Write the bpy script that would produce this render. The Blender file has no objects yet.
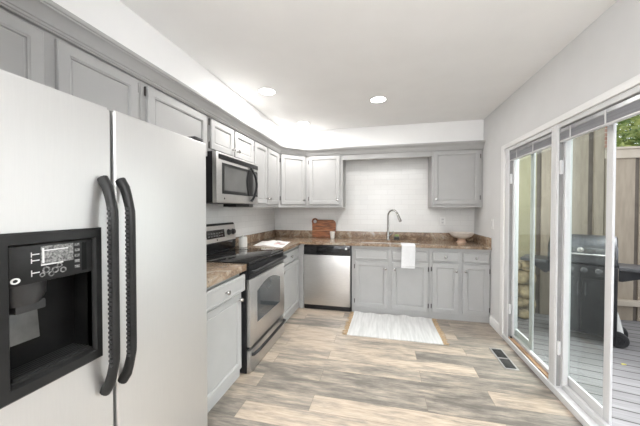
import bpy, bmesh, math, random
from mathutils import Vector, Matrix
random.seed(7)
PI = math.pi
S = bpy.context.scene
COL = S.collection

# ------------------------------------------------------------------ camera
cd = bpy.data.cameras.new('camera'); cam = bpy.data.objects.new('camera', cd); COL.objects.link(cam)
cam.location = (1.7394, -4.2624, 1.3674)
cam.rotation_euler = (PI / 2 - 0.0161, 0, 0.2254)
cd.sensor_width = 36; cd.lens = 277.0 / 640 * 36; cd.clip_start = 0.02
S.camera = cam

# ------------------------------------------------------------------ view, world, large lights
S.view_settings.view_transform = 'Standard'; S.view_settings.look = 'None'
S.view_settings.gamma = 1.0; S.view_settings.use_curve_mapping = False
S.view_settings.exposure = 0.2
w = bpy.data.worlds.new('sky'); S.world = w; w.use_nodes = True
bg = w.node_tree.nodes['Background']
bg.inputs['Color'].default_value = (0.90, 0.95, 1.0, 1); bg.inputs['Strength'].default_value = 1.5


def area(name, loc, rot, sx, sy, power, color=(1, 1, 1), parent=None, shape='RECTANGLE', spread=PI):
    l = bpy.data.lights.new(name, 'AREA'); l.shape = shape; l.size = sx; l.size_y = sy
    l.energy = power; l.color = color; l.spread = spread
    o = bpy.data.objects.new(name, l); COL.objects.link(o); o.location = loc; o.rotation_euler = rot
    o.parent = parent
    return o


# soft fill lamp added out of view behind the camera to brighten the room
area('rear_fill', (1.5, -7.35, 1.5), (PI / 2, 0, 0), 2.4, 1.5, 26, (0.98, 0.985, 1.0))
# added lamp behind the camera, standing in for flash bounced off the ceiling
area('bounce_fill', (1.9, -5.7, 1.75), (PI, 0, 0), 1.0, 1.0, 185, (0.955, 0.98, 1.0))
# daylight through the sliding doors (sky over the deck)
area('patio_door_daylight', (4.6, -1.0, 2.6), (0, math.radians(62), math.radians(12)), 1.8, 1.8, 108, (0.97, 0.985, 1.0), spread=math.radians(112))


# ------------------------------------------------------------------ materials
def mat(name, color=(.8, .8, .8), rough=.5, metal=0.0, spec=.5, emit=None, estr=0.0):
    m = bpy.data.materials.new(name); m.use_nodes = True
    b = m.node_tree.nodes['Principled BSDF']
    b.inputs['Base Color'].default_value = (*color, 1); b.inputs['Roughness'].default_value = rough
    b.inputs['Metallic'].default_value = metal; b.inputs['Specular IOR Level'].default_value = spec
    if emit:
        b.inputs['Emission Color'].default_value = (*emit, 1); b.inputs['Emission Strength'].default_value = estr
    return m


def nt(m):
    return m.node_tree.nodes, m.node_tree.links, m.node_tree.nodes['Principled BSDF']


def ramp(n, stops):
    r = n.new('ShaderNodeValToRGB'); e = r.color_ramp.elements
    while len(e) < len(stops): e.new(0.5)
    for i, (p, c) in enumerate(stops):
        e[i].position = p; e[i].color = (*c, 1)
    return r


def add_noise_color(m, c1, c2, scale=8, detail=6, vec_scale=(1, 1, 1), coord='Object', p=(.35, .65)):
    n, l, b = nt(m)
    tc = n.new('ShaderNodeTexCoord'); mp = n.new('ShaderNodeMapping'); mp.inputs['Scale'].default_value = vec_scale
    ns = n.new('ShaderNodeTexNoise'); ns.inputs['Scale'].default_value = scale; ns.inputs['Detail'].default_value = detail
    r = ramp(n, [(p[0], c1), (p[1], c2)])
    l.new(tc.outputs[coord], mp.inputs['Vector']); l.new(mp.outputs['Vector'], ns.inputs['Vector'])
    l.new(ns.outputs['Fac'], r.inputs['Fac']); l.new(r.outputs['Color'], b.inputs['Base Color'])
    return m


M = {}
M['wall'] = add_noise_color(mat('wall_paint', rough=.7, spec=.3), (.645, .642, .638), (.665, .662, .658), 5)
M['ceiling'] = add_noise_color(mat('ceiling_paint', rough=.8, spec=.2), (.87, .868, .862), (.89, .888, .882), 4)
M['trim'] = add_noise_color(mat('white_trim_paint', rough=.4), (.78, .775, .765), (.80, .795, .785), 6)
M['paint'] = add_noise_color(mat('cabinet_paint', rough=.42), (.375, .373, .369), (.395, .393, .389), 6)
M['chrome'] = add_noise_color(mat('brushed_nickel', rough=.25, metal=1), (.40, .39, .375), (.48, .47, .455), 30)
M['hinge'] = add_noise_color(mat('dark_hinge_metal', rough=.4, metal=.8), (.06, .055, .05), (.10, .09, .085), 30)
M['black'] = add_noise_color(mat('black_enamel', rough=.3, spec=.3), (.012, .012, .013), (.018, .018, .02), 9)
M['blackglass'] = add_noise_color(mat('black_glass', rough=.06), (.010, .010, .011), (.014, .014, .015), 4)
M['blackplastic'] = add_noise_color(mat('black_plastic', rough=.42), (.022, .022, .023), (.03, .03, .031), 12)
M['charcoal'] = add_noise_color(mat('charcoal_plastic', rough=.42, spec=.25), (.011, .011, .011), (.017, .017, .017), 12)
M['deepblack'] = add_noise_color(mat('recess_black', rough=.35, spec=.15), (.004, .004, .004), (.008, .008, .008), 12)
M['smoke'] = add_noise_color(mat('smoke_plastic', rough=.2), (.045, .045, .045), (.12, .12, .115), 7)
M['print'] = add_noise_color(mat('pale_print', rough=.6), (.55, .55, .54), (.65, .65, .64), 40)
M['greyprint'] = add_noise_color(mat('grey_print', rough=.5), (.05, .05, .05), (.26, .26, .255), 160, 3)
M['rubber'] = add_noise_color(mat('black_rubber', rough=.7), (.012, .012, .013), (.022, .022, .024), 20)
M['white_ceramic'] = add_noise_color(mat('white_ceramic', rough=.2), (.80, .79, .76), (.84, .83, .80), 5)
M['towel'] = add_noise_color(mat('white_cotton', rough=.95, spec=.1), (.70, .70, .71), (.76, .76, .77), 160)
M['steelgrey'] = add_noise_color(mat('grey_steel', rough=.35, metal=.9), (.42, .42, .43), (.52, .52, .53), 14)


def steel(name, c1, c2, rough, vs):
    m = mat(name, rough=rough, metal=1.0)
    add_noise_color(m, c1, c2, 6, 4, vs)
    n, l, b = nt(m)
    ns = [x for x in n if x.type == 'TEX_NOISE'][0]
    bp = n.new('ShaderNodeBump'); bp.inputs['Strength'].default_value = .008; bp.inputs['Distance'].default_value = .002
    l.new(ns.outputs['Fac'], bp.inputs['Height']); l.new(bp.outputs['Normal'], b.inputs['Normal'])
    return m


M['steel'] = steel('brushed_steel', (.56, .55, .535), (.62, .61, .595), .36, (3, 3, 60))
M['fridge_steel'] = steel('satin_steel', (.655, .653, .648), (.668, .666, .661), .54, (60, 60, 2))


def tile_material():
    m = mat('white_subway_tile', rough=.14)
    n, l, b = nt(m)
    tc = n.new('ShaderNodeTexCoord'); sp = n.new('ShaderNodeSeparateXYZ'); ad = n.new('ShaderNodeMath'); cb = n.new('ShaderNodeCombineXYZ')
    l.new(tc.outputs['Object'], sp.inputs[0]); l.new(sp.outputs['X'], ad.inputs[0]); l.new(sp.outputs['Y'], ad.inputs[1])
    l.new(ad.outputs[0], cb.inputs['X']); l.new(sp.outputs['Z'], cb.inputs['Y'])
    br = n.new('ShaderNodeTexBrick')
    br.inputs['Scale'].default_value = 1; br.inputs['Brick Width'].default_value = .20; br.inputs['Row Height'].default_value = .075
    br.inputs['Mortar Size'].default_value = .0022; br.inputs['Mortar Smooth'].default_value = .3
    br.inputs['Color1'].default_value = (.70, .697, .685, 1); br.inputs['Color2'].default_value = (.73, .727, .715, 1)
    br.inputs['Mortar'].default_value = (.63, .627, .615, 1)
    l.new(cb.outputs[0], br.inputs['Vector']); l.new(br.outputs['Color'], b.inputs['Base Color'])
    bp = n.new('ShaderNodeBump'); bp.inputs['Strength'].default_value = .35; bp.inputs['Distance'].default_value = .002; bp.invert = True
    l.new(br.outputs['Fac'], bp.inputs['Height']); l.new(bp.outputs['Normal'], b.inputs['Normal'])
    return m


M['tile'] = tile_material()


def plank_material(name, stops, width, row, gap, gapcol, grain, rough, rot=0.0, grainmix=.5, rowoff=.37):
    m = mat(name, rough=rough)
    n, l, b = nt(m)
    tc = n.new('ShaderNodeTexCoord'); mp = n.new('ShaderNodeMapping'); mp.inputs['Rotation'].default_value = (0, 0, rot)
    l.new(tc.outputs['Object'], mp.inputs['Vector'])
    br = n.new('ShaderNodeTexBrick'); br.offset = rowoff; br.inputs['Scale'].default_value = 1
    br.inputs['Brick Width'].default_value = width; br.inputs['Row Height'].default_value = row
    br.inputs['Mortar Size'].default_value = gap; br.inputs['Mortar Smooth'].default_value = .2
    br.inputs['Color1'].default_value = (0, 0, 0, 1); br.inputs['Color2'].default_value = (1, 1, 1, 1); br.inputs['Mortar'].default_value = (.5, .5, .5, 1)
    l.new(mp.outputs['Vector'], br.inputs['Vector'])
    # grain, shifted from board to board
    bw = n.new('ShaderNodeRGBToBW'); l.new(br.outputs['Color'], bw.inputs[0])
    cx = n.new('ShaderNodeCombineXYZ'); mm = n.new('ShaderNodeMath'); mm.operation = 'MULTIPLY'; mm.inputs[1].default_value = 17
    l.new(bw.outputs[0], mm.inputs[0]); l.new(mm.outputs[0], cx.inputs['X']); l.new(mm.outputs[0], cx.inputs['Y'])
    va = n.new('ShaderNodeVectorMath'); va.operation = 'ADD'
    l.new(mp.outputs['Vector'], va.inputs[0]); l.new(cx.outputs[0], va.inputs[1])
    m2 = n.new('ShaderNodeMapping'); m2.inputs['Scale'].default_value = grain
    l.new(va.outputs[0], m2.inputs['Vector'])
    ns = n.new('ShaderNodeTexNoise'); ns.inputs['Scale'].default_value = 1; ns.inputs['Detail'].default_value = 10; ns.inputs['Roughness'].default_value = .72
    ns.inputs['Distortion'].default_value = .1
    l.new(m2.outputs[0], ns.inputs['Vector'])
    mr = n.new('ShaderNodeMapRange'); mr.inputs['From Min'].default_value = .32; mr.inputs['From Max'].default_value = .68
    l.new(ns.outputs['Fac'], mr.inputs['Value'])
    mx = n.new('ShaderNodeMix'); mx.data_type = 'FLOAT'; mx.inputs['Factor'].default_value = grainmix
    l.new(bw.outputs[0], mx.inputs['A']); l.new(mr.outputs['Result'], mx.inputs['B'])
    r = ramp(n, stops); l.new(mx.outputs['Result'], r.inputs['Fac'])
    # fine streaks
    m3 = n.new('ShaderNodeMapping'); m3.inputs['Scale'].default_value = (grain[0] * 3, grain[1] * 6, 1); l.new(va.outputs[0], m3.inputs['Vector'])
    n3 = n.new('ShaderNodeTexNoise'); n3.inputs['Scale'].default_value = 1; n3.inputs['Detail'].default_value = 4; l.new(m3.outputs[0], n3.inputs['Vector'])
    r3 = ramp(n, [(.3, (.72, .72, .72)), (.65, (1.12, 1.12, 1.12))]); l.new(n3.outputs['Fac'], r3.inputs['Fac'])
    ml = n.new('ShaderNodeMix'); ml.data_type = 'RGBA'; ml.blend_type = 'MULTIPLY'; ml.inputs['Factor'].default_value = .8
    l.new(r.outputs['Color'], ml.inputs['A']); l.new(r3.outputs['Color'], ml.inputs['B'])
    mg = n.new('ShaderNodeMix'); mg.data_type = 'RGBA'; l.new(br.outputs['Fac'], mg.inputs['Factor'])
    l.new(ml.outputs['Result'], mg.inputs['A']); mg.inputs['B'].default_value = (*gapcol, 1)
    l.new(mg.outputs['Result'], b.inputs['Base Color'])
    bp = n.new('ShaderNodeBump'); bp.inputs['Strength'].default_value = .25; bp.inputs['Distance'].default_value = .002; bp.invert = True
    l.new(br.outputs['Fac'], bp.inputs['Height']); l.new(bp.outputs['Normal'], b.inputs['Normal'])
    return m


M['floor'] = plank_material('vinyl_plank_floor',
                            [(.20, (.155, .138, .12)), (.36, (.235, .207, .178)), (.5, (.32, .273, .225)), (.64, (.44, .355, .28)), (.80, (.47, .39, .312)), (1, (.37, .325, .28))],
                            1.25, .165, .0016, (.17, .14, .115), (2.6, 13, 1), .34, 0, .60)
M['deck'] = plank_material('weathered_deck_boards',
                           [(0, (.19, .183, .185)), (.5, (.245, .237, .24)), (1, (.31, .30, .305))],
                           3.2, .14, .008, (.05, .048, .045), (1.2, 10, 1), .6, math.radians(14), .5)


def granite_material():
    m = mat('brown_granite', rough=.16)
    n, l, b = nt(m)
    tc = n.new('ShaderNodeTexCoord')
    a = n.new('ShaderNodeTexNoise'); a.inputs['Scale'].default_value = 7; a.inputs['Detail'].default_value = 8; a.inputs['Roughness'].default_value = .7; a.inputs['Distortion'].default_value = 1.2
    v = n.new('ShaderNodeTexNoise'); v.inputs['Scale'].default_value = 70; v.inputs['Detail'].default_value = 4
    l.new(tc.outputs['Object'], a.inputs['Vector']); l.new(tc.outputs['Object'], v.inputs['Vector'])
    r1 = ramp(n, [(.28, (.09, .07, .055)), (.40, (.20, .135, .09)), (.50, (.285, .20, .135)), (.58, (.35, .28, .21)), (.68, (.42, .385, .34)), (.8, (.22, .19, .165))])
    r2 = ramp(n, [(.30, (.35, .33, .32)), (.45, (.95, .95, .95)), (.65, (1.1, 1.1, 1.1)), (.75, (1.5, 1.5, 1.45))])
    l.new(a.outputs['Fac'], r1.inputs['Fac']); l.new(v.outputs['Fac'], r2.inputs['Fac'])
    ml = n.new('ShaderNodeMix'); ml.data_type = 'RGBA'; ml.blend_type = 'MULTIPLY'; ml.inputs['Factor'].default_value = .85
    l.new(r1.outputs['Color'], ml.inputs['A']); l.new(r2.outputs['Color'], ml.inputs['B'])
    l.new(ml.outputs['Result'], b.inputs['Base Color'])
    return m


M['granite'] = granite_material()


def glass_material(name, tint, f0=.06):
    m = bpy.data.materials.new(name); m.use_nodes = True
    n = m.node_tree.nodes; l = m.node_tree.links; n.clear()
    out = n.new('ShaderNodeOutputMaterial'); mx = n.new('ShaderNodeMixShader'); tr = n.new('ShaderNodeBsdfTransparent'); gl = n.new('ShaderNodeBsdfGlossy')
    lw = n.new('ShaderNodeLayerWeight'); lw.inputs['Blend'].default_value = .5
    pw = n.new('ShaderNodeMath'); pw.operation = 'POWER'; pw.inputs[1].default_value = 5.0
    fr = n.new('ShaderNodeMath'); fr.operation = 'MULTIPLY_ADD'; fr.inputs[1].default_value = .9; fr.inputs[2].default_value = .014
    l.new(lw.outputs['Facing'], pw.inputs[0]); l.new(pw.outputs[0], fr.inputs[0])
    tr.inputs['Color'].default_value = (*tint, 1); gl.inputs['Roughness'].default_value = .01
    l.new(fr.outputs[0], mx.inputs['Fac']); l.new(tr.outputs[0], mx.inputs[1]); l.new(gl.outputs[0], mx.inputs[2]); l.new(mx.outputs[0], out.inputs['Surface'])
    return m


M['glass'] = glass_material('window_glass', (.90, .93, .91))
M['oven_glass'] = add_noise_color(mat('oven_glass', rough=.05, spec=.9), (.05, .055, .06), (.07, .075, .08), 4)
M['micro_glass'] = add_noise_color(mat('microwave_glass', rough=.12, spec=.6), (.10, .10, .098), (.12, .12, .118), 4)
M['board'] = add_noise_color(mat('acacia_wood', rough=.4), (.11, .034, .013), (.36, .135, .048), 5, 6, (1.5, 6, 14))
M['bowlwood'] = add_noise_color(mat('pale_wood', rough=.5), (.62, .56, .50), (.72, .66, .60), 8, 5, (1, 1, 8))
M['bowlfoot'] = add_noise_color(mat('bowl_foot_wood', rough=.5), (.50, .33, .23), (.60, .42, .31), 8)
M['rug'] = add_noise_color(mat('white_woven_cotton', rough=.95, spec=.1), (.50, .495, .49), (.60, .595, .588), 46, 3, (1, .08, 1))
M['jute'] = add_noise_color(mat('tan_jute', rough=.95, spec=.1), (.36, .255, .155), (.50, .375, .25), 60)
M['threshold'] = add_noise_color(mat('oak_threshold', rough=.5), (.26, .15, .08), (.38, .24, .14), 8, 5, (12, 1, 1))
M['vinyl'] = add_noise_color(mat('white_vinyl', rough=.35), (.62, .617, .62), (.65, .647, .65), 5)
M['strip'] = add_noise_color(mat('groove_shade_grey', rough=.7), (.24, .235, .235), (.28, .275, .275), 9)  # shade of the jamb groove, put into a grey colour
M['blind'] = add_noise_color(mat('grey_blind_slats', rough=.5), (.25, .25, .27), (.36, .36, .385), 8, 3, (.5, .5, 60))
M['fence'] = add_noise_color(mat('tan_fence_paint', rough=.8), (.29, .24, .185), (.34, .285, .22), 4, 5, (6, 6, 1))
M['fence_olive'] = add_noise_color(mat('olive_tan_paint', rough=.8), (.27, .245, .15), (.31, .285, .18), 4, 5, (6, 6, 1))
M['fencecap'] = add_noise_color(mat('pale_tan_cap', rough=.8), (.43, .37, .30), (.48, .42, .35), 5)
M['fencegap'] = add_noise_color(mat('dark_fence_post', rough=.8), (.10, .08, .065), (.14, .115, .095), 5)
M['grill'] = add_noise_color(mat('grill_black', rough=.4, spec=.2), (.018, .018, .020), (.03, .03, .032), 8)
M['grilllid'] = add_noise_color(mat('grill_lid_enamel', rough=.2, spec=.9), (.022, .023, .026), (.032, .033, .037), 5)
M['grillside'] = add_noise_color(mat('grill_shelf_grey', rough=.4), (.04, .04, .044), (.06, .06, .064), 8)
M['leaf'] = add_noise_color(mat('leaves', rough=.6), (.10, .18, .05), (.48, .52, .18), 5, 4)
M['leafy'] = add_noise_color(mat('autumn_leaves', rough=.6), (.42, .38, .08), (.70, .62, .18), 5, 4)
M['bark'] = add_noise_color(mat('bark', rough=.9), (.06, .045, .035), (.12, .09, .07), 20)
M['vent'] = add_noise_color(mat('register_metal', rough=.4, metal=.6), (.42, .41, .40), (.50, .49, .48), 12)
M['lens'] = mat('lamp_lens', (.9, .9, .9), .5, emit=(1, .97, .93), estr=9)


def brick_mat():
    m = mat('red_brick', rough=.85); n, l, b = nt(m)
    tc = n.new('ShaderNodeTexCoord'); sp = n.new('ShaderNodeSeparateXYZ'); ad = n.new('ShaderNodeMath'); cb = n.new('ShaderNodeCombineXYZ')
    l.new(tc.outputs['Object'], sp.inputs[0]); l.new(sp.outputs['X'], ad.inputs[0]); l.new(sp.outputs['Y'], ad.inputs[1])
    l.new(ad.outputs[0], cb.inputs['X']); l.new(sp.outputs['Z'], cb.inputs['Y'])
    br = n.new('ShaderNodeTexBrick'); br.inputs['Scale'].default_value = 1; br.inputs['Brick Width'].default_value = .21; br.inputs['Row Height'].default_value = .075
    br.inputs['Mortar Size'].default_value = .006
    br.inputs['Color1'].default_value = (.34, .17, .13, 1); br.inputs['Color2'].default_value = (.46, .27, .21, 1); br.inputs['Mortar'].default_value = (.5, .45, .4, 1)
    l.new(cb.outputs[0], br.inputs['Vector']); l.new(br.outputs['Color'], b.inputs['Base Color'])
    return m


M['brick'] = brick_mat()
M['stone'] = add_noise_color(mat('fieldstone', rough=.85), (.12, .09, .05), (.62, .50, .30), 9, 7, p=(.32, .66))


def page_mat():
    m = mat('printed_page', rough=.5); n, l, b = nt(m)
    tc = n.new('ShaderNodeTexCoord'); mp = n.new('ShaderNodeMapping'); l.new(tc.outputs['Object'], mp.inputs['Vector'])
    v = n.new('ShaderNodeTexVoronoi'); v.inputs['Scale'].default_value = 14; l.new(mp.outputs[0], v.inputs['Vector'])
    r = ramp(n, [(.0, (.45, .16, .17)), (.2, (.75, .62, .62)), (.35, (.22, .20, .20)), (.5, (.82, .79, .77)), (1, (.80, .77, .76))])
    sx = n.new('ShaderNodeSeparateColor'); l.new(v.outputs['Color'], sx.inputs[0]); l.new(sx.outputs[0], r.inputs['Fac'])
    l.new(r.outputs['Color'], b.inputs['Base Color'])
    return m


M['photo_page'] = page_mat()
M['page'] = add_noise_color(mat('white_page', rough=.5), (.80, .775, .765), (.84, .82, .815), 8)


# ------------------------------------------------------------------ geometry helpers
class Fr:
    """a local frame: u along a face, v up, w out of the face"""
    def __init__(s, o, U, N):
        s.o = Vector(o); s.U = Vector(U).normalized(); s.N = Vector(N).normalized(); s.V = Vector((0, 0, 1))
    def __call__(s, u, v, w=0.0):
        return s.o + s.U * u + s.V * v + s.N * w


WORLD = Fr((0, 0, 0), (1, 0, 0), (0, 1, 0))      # u=x, v=z, w=y


class MB:
    def __init__(s): s.bm = bmesh.new()
    def face(s, pts):
        return s.bm.faces.new([s.bm.verts.new(p) for p in pts])
    def hexa(s, P, bev=0.0, seg=2):
        t = bmesh.new(); vs = [t.verts.new(p) for p in P]
        for f in ((0, 3, 2, 1), (4, 5, 6, 7), (0, 1, 5, 4), (1, 2, 6, 5), (2, 3, 7, 6), (3, 0, 4, 7)):
            t.faces.new([vs[i] for i in f])
        if bev > 0:
            bmesh.ops.bevel(t, geom=list(t.edges), offset=bev, segments=seg, affect='EDGES', profile=.6)
        bmesh.ops.recalc_face_normals(t, faces=t.faces)
        s.merge(t)
        return s
    def merge(s, t):
        mp = {}
        for v in t.verts: mp[v] = s.bm.verts.new(v.co)
        for f in t.faces:
            try: s.bm.faces.new([mp[v] for v in f.verts])
            except ValueError: pass
        t.free()
    def box(s, x0, x1, y0, y1, z0, z1, bev=0.0, seg=2):
        return s.hexa([(x0, y0, z0), (x1, y0, z0), (x1, y1, z0), (x0, y1, z0), (x0, y0, z1), (x1, y0, z1), (x1, y1, z1), (x0, y1, z1)], bev, seg)
    def fbox(s, F, u0, u1, v0, v1, w0, w1, bev=0.0, seg=2):
        return s.hexa([F(u0, v0, w0), F(u1, v0, w0), F(u1, v0, w1), F(u0, v0, w1), F(u0, v1, w0), F(u1, v1, w0), F(u1, v1, w1), F(u0, v1, w1)], bev, seg)
    def prism(s, A, B, cap=True):
        """two matching outlines joined"""
        t = bmesh.new(); a = [t.verts.new(p) for p in A]; b = [t.verts.new(p) for p in B]; n = len(a)
        for i in range(n): t.faces.new([a[i], a[(i + 1) % n], b[(i + 1) % n], b[i]])
        if cap: t.faces.new(list(reversed(a))); t.faces.new(b)
        bmesh.ops.recalc_face_normals(t, faces=t.faces); s.merge(t); return s
    def loft(s, rings, cap=True, closed=True):
        t = bmesh.new(); R = [[t.verts.new(p) for p in r] for r in rings]
        for a, b in zip(R, R[1:]):
            n = len(a)
            for i in range(n if closed else n - 1): t.faces.new([a[i], a[(i + 1) % n], b[(i + 1) % n], b[i]])
        if cap:
            t.faces.new(list(reversed(R[0]))); t.faces.new(R[-1])
        bmesh.ops.recalc_face_normals(t, faces=t.faces); s.merge(t); return s
    def tube(s, pts, r, seg=12, flat=1.0):
        pts = [Vector(p) for p in pts]; rs = r if isinstance(r, (list, tuple)) else [r] * len(pts)
        rings = []; up = None
        for i, p in enumerate(pts):
            d = (pts[min(i + 1, len(pts) - 1)] - pts[max(i - 1, 0)]).normalized()
            if up is None:
                up = Vector((0, 0, 1)) if abs(d.z) < .9 else Vector((0, 1, 0))
            up = (up - d * up.dot(d)).normalized(); sd = d.cross(up)
            rings.append([p + up * math.cos(2 * PI * k / seg) * rs[i] + sd * math.sin(2 * PI * k / seg) * rs[i] * flat for k in range(seg)])
        return s.loft(rings)
    def lathe(s, prof, o, axis=(0, 0, 1), seg=24):
        o = Vector(o); A = Vector(axis).normalized(); X = A.orthogonal().normalized(); Y = A.cross(X)
        rings = [[o + A * h + (X * math.cos(2 * PI * k / seg) + Y * math.sin(2 * PI * k / seg)) * max(r, 1e-4) for k in range(seg)] for r, h in prof]
        return s.loft(rings)
    def panel(s, F, u0, u1, v0, v1, prof):
        """a plate built of nested rectangles: prof = (inset, w)"""
        rings = [[F(u0 + i, v0 + i, ww), F(u1 - i, v0 + i, ww), F(u1 - i, v1 - i, ww), F(u0 + i, v1 - i, ww)] for i, ww in prof]
        return s.loft(rings)


def finish(name, mb, m, origin, smooth=True, angle=35):
    me = bpy.data.meshes.new(name); bm = mb.bm
    o = Vector(origin)
    for v in bm.verts: v.co -= o
    bm.to_mesh(me); bm.free()
    if m: me.materials.append(M[m] if isinstance(m, str) else m)
    if smooth:
        me.polygons.foreach_set('use_smooth', [True] * len(me.polygons))
        me.set_sharp_from_angle(angle=math.radians(angle))
    return me


def root_of(o):
    v = Vector(o.location)
    while o.parent: o = o.parent; v += o.location
    return v


def part(name, mb, m, parent, label=None, **k):
    me = finish(name, mb, m, root_of(parent), **k)
    o = bpy.data.objects.new(name, me); COL.objects.link(o); o.parent = parent
    if label: o['label'] = label
    return o


def thing(name, label, cat, loc, group=None):
    o = bpy.data.objects.new(name, None); COL.objects.link(o); o.location = loc; o.empty_display_size = .1
    o['label'] = label; o['category'] = cat
    if group: o['group'] = group
    return o


def solo(name, mb, m, label, cat, loc=(0, 0, 0), group=None, **k):
    me = finish(name, mb, m, loc, **k); o = bpy.data.objects.new(name, me); COL.objects.link(o); o.location = loc
    o['label'] = label; o['category'] = cat
    if group: o['group'] = group
    return o


def struct(name, mb, m, **k):
    o = bpy.data.objects.new(name, finish(name, mb, m, (0, 0, 0), **k)); COL.objects.link(o); o['kind'] = 'structure'
    return o


# ------------------------------------------------------------------ room shell
W = 2.982; H = 2.505; REAR = -7.5; T = .09
D1 = (-1.85, -1.00); D2 = (-2.80, -1.888)      # the two patio door openings along the right wall
HEAD = 1.985
struct('floor', MB().box(-.1, W + T, REAR, .12, -.08, 0), 'floor')
struct('ceiling', MB().box(-.1, W + T, REAR, .12, H, H + .1), 'ceiling')
struct('wall_back', MB().box(-.12, W + T, 0, .12, 0, H), 'tile')
struct('wall_left', MB().box(-.12, 0, REAR, 0, 0, H), 'tile')
wr = MB()
wr.box(W, W + T, D1[1], 0, 0, H); wr.box(W, W + T, D2[0], D1[1], HEAD, H); wr.box(W, W + T, REAR, D2[0], 0, H)
struct('wall_right', wr, 'wall')
struct('wall_light_block', MB().box(0, .80, -3.99, -3.87, 0, H), 'wall')  # unseen wall added to block rear light from the over-fridge cabinets
rw = MB(); rw.box(-.12, .3, REAR - .1, REAR, 0, H); rw.box(2.7, W + T, REAR - .1, REAR, 0, H)
rw.box(.3, 2.7, REAR - .1, REAR, 0, .75); rw.box(.3, 2.7, REAR - .1, REAR, 2.25, H)
struct('wall_rear', rw, 'wall')

# soffit above the wall cabinets, cut across the corner
SO = .327; XD = .623
pl = [(0, -3.868), (SO, -3.868), (SO, -XD), (XD, -SO), (W, -SO), (W, 0), (0, 0)]
struct('ceiling_soffit', MB().prism([(x, y, 2.155) for x, y in pl], [(x, y, H) for x, y in pl]), 'ceiling')


def sweep(path, prof):
    """profile (out, z) swept along a plan polyline with mitred corners, out = to the right of travel"""
    mb = MB(); rings = []
    P = [Vector((x, y, 0)) for x, y in path]
    for i, p in enumerate(P):
        ns = []
        if i > 0: d = (P[i] - P[i - 1]).normalized(); ns.append(Vector((d.y, -d.x, 0)))
        if i < len(P) - 1: d = (P[i + 1] - P[i]).normalized(); ns.append(Vector((d.y, -d.x, 0)))
        nn = sum(ns, Vector()).normalized(); k = 1 / nn.dot(ns[0])
        rings.append([p + nn * k * o + Vector((0, 0, z)) for o, z in prof])
    return mb.loft(rings)


crown = [(-.012, 2.134), (.006, 2.134), (.008, 2.140), (.014, 2.142), (.016, 2.150), (.022, 2.153), (.027, 2.163), (.037, 2.178), (.049, 2.191), (.060, 2.199), (.064, 2.200), (.066, 2.206), (.072, 2.208), (.075, 2.214), (.075, 2.226), (-.012, 2.226)]
struct('trim_1', sweep([(SO, -3.868), (SO, -XD), (XD, -SO), (W, -SO)], crown), 'paint')

# baseboard between the cabinets and the patio door
bb = MB(); bb.prism([(W, -.64, 0), (W - .016, -.64, 0), (W - .016, -.64, .085), (W - .010, -.64, .10), (W, -.64, .105)],
                    [(W, -.925, 0), (W - .016, -.925, 0), (W - .016, -.925, .085), (W - .010, -.925, .10), (W, -.925, .105)])
struct('baseboard_right', bb, 'trim')

# casing round both openings
cs = MB()
cs.box(W - .018, W, -1.00, -.925, 0, 2.03, .004)
cs.box(W - .018, W, -2.90, -1.00, 1.985, 2.03, .004)
struct('trim_2', cs, 'trim')


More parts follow.
